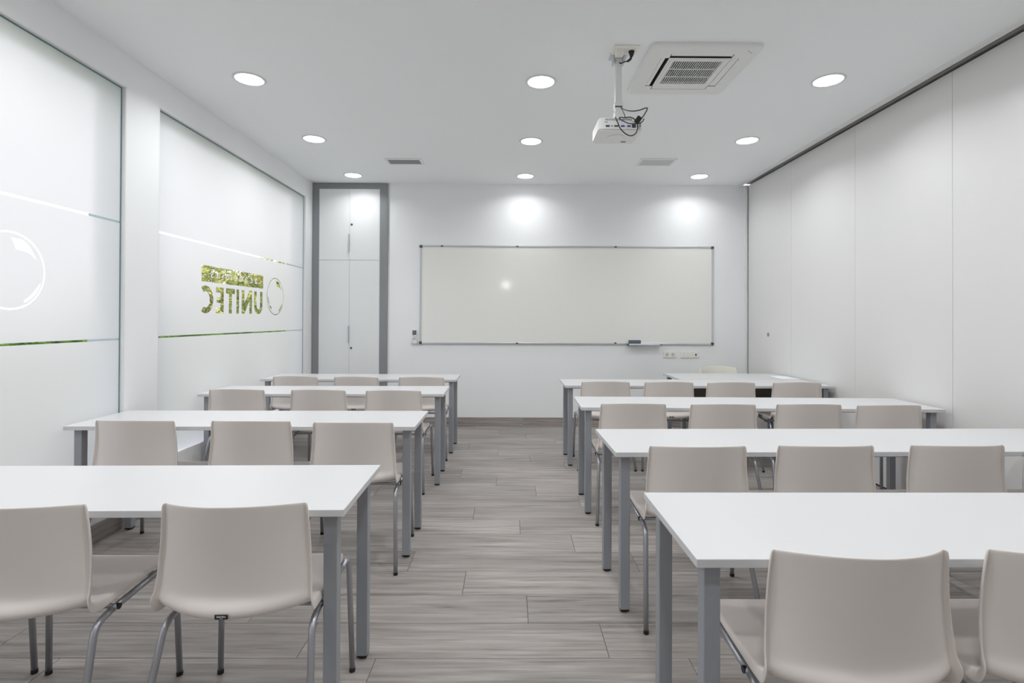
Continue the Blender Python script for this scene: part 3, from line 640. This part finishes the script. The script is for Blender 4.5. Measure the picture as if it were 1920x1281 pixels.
for x, w, h, m in ((-0.095, 0.024, 0.011, M['dark_grey']), (-0.068, 0.009, 0.006, M['dark_grey']), (-0.042, 0.026, 0.010, M['dark_grey']), (-0.002, 0.022, 0.010, M['blue_port']), (0.036, 0.022, 0.010, M['blue_port'])): port(x, -0.507, w, h, m)
port(0.066, -0.506, 0.024, 0.022, M['dark_grey'], 'power_inlet')
for x, z in ((0.105, -0.492), (0.105, -0.507)): 
    bm = bmesh.new(); cyl(bm, (x, RY - 0.002, z), 0.0042, 0.004, 'Y', 12); link_obj('jack', to_mesh(bm), M['dark_grey'], body)
bm = bmesh.new(); cyl(bm, (0.09, RY - 0.002, -0.492), 0.0042, 0.004, 'Y', 12); link_obj('jack', to_mesh(bm), M['orange'], body)
bm = bmesh.new()
for i in range(16):
    for j in range(2):
        if 9 <= i < 10: continue
        x = -0.106 + i * 0.0105; box(bm, x - 0.0036, x + 0.0036, RY - 0.0006, RY + 0.003, -0.464 - j * 0.0062 - 0.002, -0.464 - j * 0.0062 + 0.002)
link_obj('rear_vents', to_mesh(bm), M['grey_print'], body, kind='stuff')
link_obj('sticker', box_mesh(-0.115, -0.094, RY - 0.0006, RY + 0.002, -0.485, -0.481), M['grey_print'], body)
bm = bmesh.new(); cyl(bm, (-0.02, -0.02, -0.536), 0.055, 0.006, 'Z', 24); link_obj('underside_cover', to_mesh(bm), M['white_plastic'], body)
link_obj('foot_latch', box_mesh(0.03, 0.062, 0.05, 0.066, -0.5345, -0.53, 0.001), M['grey_print'], body)
bm = bmesh.new(); cyl(bm, (-0.085, 0.100, -0.490), 0.030, 0.012, 'Y', 24); link_obj('lens', to_mesh(bm), M['black'], body)
# cables: pixel readings of the loops turned into points a little behind the projector
def px(u, v, y):
    z = 1.3356 + (602.5 - v + (u - 960) * 0.0) * y / 975.4 + 0.0016 * y
    return ((u - 954.9) * y / 975.4 - PX, y - PY, z - PZ)
loop1 = [px(1163, 204, 3.30), px(1172, 208.5, 3.24), px(1185, 210.5, 3.19), px(1199, 208.5, 3.17), px(1211, 204.3, 3.16), px(1213, 207, 3.15), px(1207, 218, 3.15), px(1199, 229, 3.15), px(1195, 236, 3.16), px(1195, 243, 3.16), px(1192, 252, 3.15), px(1186, 256.3, 3.14), px(1180, 256.8, 3.14), px(1172, 253, 3.14), px(1163, 244, 3.14), px(1158, 233, 3.15), px(1153, 222, 3.20)]
link_obj('cable', tube_mesh(smooth_path(loop1, 6), 0.0033, 8), M['black'], pj, smooth=True)
loop2 = [px(1165, 206, 3.29), px(1171, 220, 3.22), px(1172, 222.5, 3.19), px(1181, 222, 3.16), px(1188, 225, 3.15), px(1193, 230, 3.15)]
link_obj('cable', tube_mesh(smooth_path(loop2, 6), 0.0033, 8), M['black'], pj, smooth=True)
loop3 = [px(1172, 222.5, 3.18), px(1162, 222.5, 3.17), px(1161, 224.5, 3.16), px(1169, 230, 3.15), px(1180, 234, 3.14), px(1195, 234, 3.14), px(1204, 230.5, 3.14), px(1207, 225, 3.15)]
link_obj('cable', tube_mesh(smooth_path(loop3, 6), 0.003, 8), M['black'], pj, smooth=True)
ctr = Vector(px(1196, 227, 3.15)); bm = bmesh.new(); box(bm, -0.016, 0.016, -0.010, 0.010, -0.022, 0.022); bevel(bm, 0.004); bmesh.ops.rotate(bm, verts=bm.verts, cent=(0, 0, 0), matrix=Matrix.Rotation(R(35), 3, 'Y')); bmesh.ops.translate(bm, verts=bm.verts, vec=ctr)
link_obj('cable_tie_bundle', to_mesh(bm), M['black'], pj)

cs = thing('ceiling_socket', 'ivory double socket plate on the ceiling above the projector', 'socket', (0.723, 3.246, H))
bm = bmesh.new(); box(bm, -0.080, 0.080, -0.051, 0.051, -0.011, -0.0005); bevel(bm, 0.003, 2); link_obj('plate', to_mesh(bm), M['ivory'], cs)
link_obj('cover_box', box_mesh(-0.062, -0.010, -0.026, 0.032, -0.036, -0.010, 0.002), M['ivory'], cs)
ins = link_obj('insert', box_mesh(0.012, 0.062, -0.030, 0.030, -0.014, -0.010, 0.001), M['ivory'], cs)
pg = thing('power_plug', 'black power plug with a short cord in the ceiling socket above the projector', 'plug', (0.760, 3.246, H - 0.0145))
bm = bmesh.new(); cyl(bm, (0, 0, -0.008), 0.018, 0.0078, 'Z', 20); cyl(bm, (0, 0.0, -0.030), 0.011, 0.022, 'Z', 16, 0.016); link_obj('plug_body', to_mesh(bm), M['black'], pg)
link_obj('strain_relief', tube_mesh(smooth_path([(0, 0.0, -0.028), (-0.006, 0.006, -0.046), (-0.020, 0.022, -0.052)], 5), 0.0075, 8), M['black'], pg)
link_obj('cord', tube_mesh(smooth_path([(-0.018, 0.020, -0.052), (-0.034, 0.030, -0.050), (-0.056, 0.052, -0.050), (-0.064, 0.056, -0.042)], 5), 0.0036, 8), M['black'], pg)

# ------------------------------------------------------------------ tables
T_H, T_TH, LEG = 0.74, 0.022, 0.043
def make_table(name, lab, group, origin, rz, side, length, depth=0.5026, drop=True, cat='table'):
    # origin = inner front corner; side -1 extends to -X, +1 to +X
    t = thing(name, lab, cat, (origin[0], origin[1], 0), rz, group); s = side
    xs = sorted((0, s * length))
    link_obj('tabletop', box_mesh(xs[0], xs[1], 0, depth, T_H - T_TH, T_H, 0.0012), M['top'], t)
    ix = 0.0315; iy = 0.036
    x0, x1 = xs[0] + ix, xs[1] - ix; y0, y1 = iy, depth - iy
    for lx in (x0, x1 - LEG):
        for ly in (y0, y1 - LEG):
            lg = link_obj('leg', box_mesh(lx, lx + LEG, ly, ly + LEG, 0.012, T_H - T_TH, 0.002), M['steel_paint'], t)
            bm = bmesh.new(); cyl(bm, (lx + LEG / 2, ly + LEG / 2, 0.0), 0.019, 0.006, 'Z', 14); box(bm, lx + 0.002, lx + LEG - 0.002, ly + 0.002, ly + LEG - 0.002, 0.005, 0.013)
            link_obj('foot', to_mesh(bm), M['black'], lg)
    for yy in (y0 + 0.008, y1 - 0.008 - 0.025): link_obj('rail', box_mesh(x0 + LEG, x1 - LEG, yy + 0.012, yy + 0.037, T_H - T_TH - 0.012, T_H - T_TH - 0.0002), M['steel_paint'], t)
    for xx in (x0 + 0.009, x1 - 0.034): link_obj('rail', box_mesh(xx, xx + 0.025, y0 + LEG, y1 - LEG, T_H - T_TH - 0.012, T_H - T_TH - 0.0002), M['steel_paint'], t)
    bm = bmesh.new()
    for xx in (x0 - 0.012, x0 + LEG + 0.02, x1 + 0.012, x1 - LEG - 0.02): cyl(bm, (xx, y0 + 0.006, T_H - T_TH - 0.005), 0.006, 0.0052, 'Z', 10)
    link_obj('screws', to_mesh(bm), M['dark_grey'], t)
    return t
ordn = ('nearest the camera', 'second from the camera', 'third from the camera', 'farthest from the camera')
LT = ((-0.5137, 1.6298, 0.0182, 1.935), (-0.5206, 2.8894, 0.0085, 1.928), (-0.5212, 4.1555, 0.0179, 1.938), (-0.5240, 5.1585, -0.0002, 1.938))
RT = ((0.470, 1.2977, 0.0049), (0.482, 2.3423, 0.0178), (0.495, 3.5466, -0.0182), (0.5119, 4.7232, 0.0062))
for i, (x, y, a, ln) in enumerate(LT): make_table('classroom_table', 'long white table with square grey legs on the window side, %s' % ordn[i], 'tables left of the aisle', (x, y), a, -1, ln)
for i, (x, y, a) in enumerate(RT): make_table('classroom_table', 'extra-long white table with square grey legs on the partition side, %s' % ordn[i], 'tables right of the aisle', (x, y), a, 1, 2.4585)
desk = make_table('teacher_desk', "teacher's white desk with a dark front panel, at the far right by the partition", None, (1.734, 5.257), 0, 1, 1.236, 0.594, cat='desk')
link_obj('modesty_panel', box_mesh(0.08, 1.156, 0.050, 0.066, 0.36, T_H - T_TH - 0.001), M['dark_panel'], desk)
pp = thing('paper_sheet', "white sheets of paper lying on the right end of the teacher's desk", 'paper', (2.862, 5.400, T_H))
bm = bmesh.new(); box(bm, -0.095, 0.095, -0.125, 0.125, 0.0004, 0.004); link_obj('lower_sheets', to_mesh(bm), M['paper'], pp)
bm = bmesh.new(); box(bm, -0.10, 0.09, -0.10, 0.14, 0.0042, 0.0055); link_obj('top_sheet', to_mesh(bm), M['paper'], pp)

# ------------------------------------------------------------------ chairs
PROF = (  # yc, zc, ye, ze, half width, flange
    (-.092, .795, .000, .778, .2060, .008), (-.090, .785, .0015, .768, .2095, .012), (-.081, .725, .011, .710, .2120, .015), (-.070, .645, .014, .632, .2170, .016),
    (-.064, .580, .010, .575, .2210, .016), (-.062, .535, .006, .535, .2235, .017), (-.065, .513, .003, .515, .2245, .019), (-.077, .501, .000, .505, .2253, .023), (-.088, .486, -.003, .491, .2260, .027), (-.083, .468, .003, .479, .2265, .031),
    (-.055, .458, .018, .470, .2270, .029), (-.005, .447, .055, .465, .2275, .024), (.080, .441, .110, .463, .2275, .018), (.180, .445, .190, .463, .2275, .015),
    (.280, .452, .275, .463, .2255, .013), (.340, .456, .330, .463, .2205, .011), (.380, .451, .365, .458, .2125, .009), (.395, .439, .380, .448, .2040, .007))
def shell_mesh():
    xs = (-1, -.965, -.85, -.6, -.3, 0, .3, .6, .85, .965, 1)
    pt = lambda p, x: Vector((p[4] * x, p[0] + (p[2] - p[0]) * x * x, p[1] + (p[3] - p[1]) * x * x))
    G = [[pt(p, x) for x in xs] for p in PROF]
    rows_ = []
    for i, p in enumerate(PROF):
        tv = (G[min(i + 1, len(G) - 1)][0] - G[max(i - 1, 0)][0])
        row = list(G[i])
        for side in (0, -1):
            e = G[i][side]; inn = G[i][1 if side == 0 else -2]
            tvec = G[min(i + 1, len(G) - 1)][side] - G[max(i - 1, 0)][side]
            cross = (e - inn); n = tvec.cross(cross).normalized()
            want = Vector((0, -1, 0)) if i < 9 else Vector((0, -0.5, -1)) if i < 11 else Vector((0, 0, -1))
            if n.dot(want) < 0: n = -n
            n = (n * 0.6 + want.normalized() * 0.6).normalized()
            out = Vector((-1 if side == 0 else 1, 0, 0))
            f1 = e + out * 0.0035 + n * p[5] * 0.40; f2 = e + out * 0.004 + n * p[5]
            if side == 0: row = [f2, f1] + row
            else: row = row + [f1, f2]
        rows_.append(row)
    bm = bmesh.new(); V = [[bm.verts.new(v) for v in r] for r in rows_]
    for i in range(len(V) - 1):
        for j in range(len(V[0]) - 1): bm.faces.new((V[i][j], V[i][j + 1], V[i + 1][j + 1], V[i + 1][j]))
    me = bpy.data.meshes.new('shell'); bm.to_mesh(me); bm.free()
    o = bpy.data.objects.new('tmp', me); COL.objects.link(o)
    so1 = o.modifiers.new('solid', 'SOLIDIFY'); so1.thickness = 0.0055; so1.offset = 0
    sb = o.modifiers.new('sub', 'SUBSURF'); sb.levels = 2; sb.render_levels = 2
    dg = bpy.context.evaluated_depsgraph_get(); out = bpy.data.meshes.new_from_object(o.evaluated_get(dg)); bpy.data.objects.remove(o)
    for p in out.polygons: p.use_smooth = True
    return out
KC = 0.965
def make_chair(loc, rz, lab, group):
    t = thing('classroom_chair', lab, 'chair', (loc[0], loc[1], 0), rz, group)
    link_obj('seat_shell', shell_mesh(), M['shell'], t)
    rr = 0.0105
    for s in (-1, 1):
        # rear leg, side rail and front leg follow one bent tube, split at the seat rail
        rear = fillet([(s * .252, -.092, 0.012), (s * .223, .022, .398), (s * .222, .09, .412)], 0.05)
        rail_ = [(s * .222, .088, .4116), (s * .225, .19, .422), (s * .230, .305, .433)]
        front = fillet([(s * .230, .303, .4328), (s * .234, .378, .440), (s * .246, .392, 0.012)], 0.045)
        for pth in (rear, front):
            lg = link_obj('leg', tube_mesh(pth, rr, 12), M['chrome'], t, smooth=True)
            e = pth[0] if pth is rear else pth[-1]
            bm = bmesh.new(); cyl(bm, (e[0], e[1], 0.0), 0.0115, 0.014, 'Z', 12); link_obj('foot_cap', to_mesh(bm), M['black'], lg)
        link_obj('side_rail', tube_mesh(rail_, rr, 12), M['chrome'], t, smooth=True)
    for y, z in ((0.105, 0.414), (0.29, 0.428)):
        cb_ = link_obj('crossbar', tube_mesh([(-.2225, y, z), (.2225, y, z)], 0.008, 10), M['chrome'], t, smooth=True)
        for xe in ((-.2355, .2215) if y < 0.2 else ()):
            bm = bmesh.new(); cyl(bm, (xe, y, z), 0.0095, 0.014, 'X', 12); link_obj('end_plug', to_mesh(bm), M['black'], cb_)
    # maker's plate low on the back
    lb = bmesh.new(); box(lb, -0.0185, 0.0185, -0.0012, 0.0012, -0.0068, 0.0068)
    lo = link_obj('maker_plate', to_mesh(lb), M['black'], t, (0.004, -0.0888, 0.4805)); lo.rotation_euler = (R(6), 0, 0)
    lo['label'] = 'small black plate with white lettering'
    a = text_mesh('delaOliva', 0.0074, 0.95, 0.0002); b = text_mesh('SPAIN', 0.0032, 1.0, 0.0001)
    for v in a.vertices: v.co.y += 0.0014
    for v in b.vertices: v.co.y -= 0.0042
    bm = bmesh.new(); bm.from_mesh(a); bm.from_mesh(b); me = bpy.data.meshes.new('lettering'); bm.to_mesh(me); bm.free()
    tx = link_obj('lettering', me, M['label_white'], lo, (0, -0.00135, 0)); tx.rotation_euler = (R(90), 0, 0)
    return t
posL = ('beside the aisle', 'in the middle', 'nearest the window')
posR = ('beside the aisle', 'second from the aisle', 'third from the aisle', 'nearest the partition')
rowsL = ([(-0.857, 1.645, 1.3), (-1.533, 1.632, -0.5), (-2.10, 1.64, 0)], [(-0.870, 2.924, -0.3), (-1.456, 2.957, -0.5), (-2.110, 2.959, -1.0)],
         [(-0.933, 4.219, -1.0), (-1.548, 4.244, -2.5), (-2.212, 4.250, -0.3)], [(-0.871, 5.195, 0.5), (-1.522, 5.205, -3.0), (-2.138, 5.225, -1.5)])
rowsR = ([(0.887, 1.318, 0.0), (1.438, 1.322, 0.0)], [(0.870, 2.40, 0.6), (1.472, 2.417, 0.6), (2.098, 2.431, 1.2), (2.66, 2.44, 0.0)],
         [(0.860, 3.599, -0.4), (1.477, 3.588, -0.4), (2.076, 3.599, -0.4), (2.612, 3.570, 1.0)], [(0.903, 4.865, -1.2), (1.491, 4.850, -2.5), (2.065, 4.835, 1.2), (2.690, 4.852, -1.2)])
chair0 = None
for sd, rws, pos in (('window-side', rowsL, posL), ('partition-side', rowsR, posR)):
    for i, rw in enumerate(rws):
        for j, (x, y, a) in enumerate(rw):
            x, y = x * KC, y * KC
            lab = 'beige plastic shell chair, %s, at the %s table %s' % (pos[j], sd, ordn[i])
            grp = 'chairs left of the aisle' if sd[0] == 'w' else 'chairs right of the aisle'
            if chair0 is None: chair0 = make_chair((x, y), R(a), lab, grp); ctree = tree_of(chair0)
            else: dup(chair0, (x, y, 0), R(a), lab, grp, ctree)
tch = dup(chair0, (2.47, 6.12, 0), R(180), "cream shell chair behind the teacher's desk, facing the class", None, ctree)
del tch['group']
for c in kids(tch):
    if c.name.startswith('seat_shell'):
        c.data = c.data.copy(); c.data.materials.clear(); c.data.materials.append(M['cream'])
tch.name = 'teacher_chair'
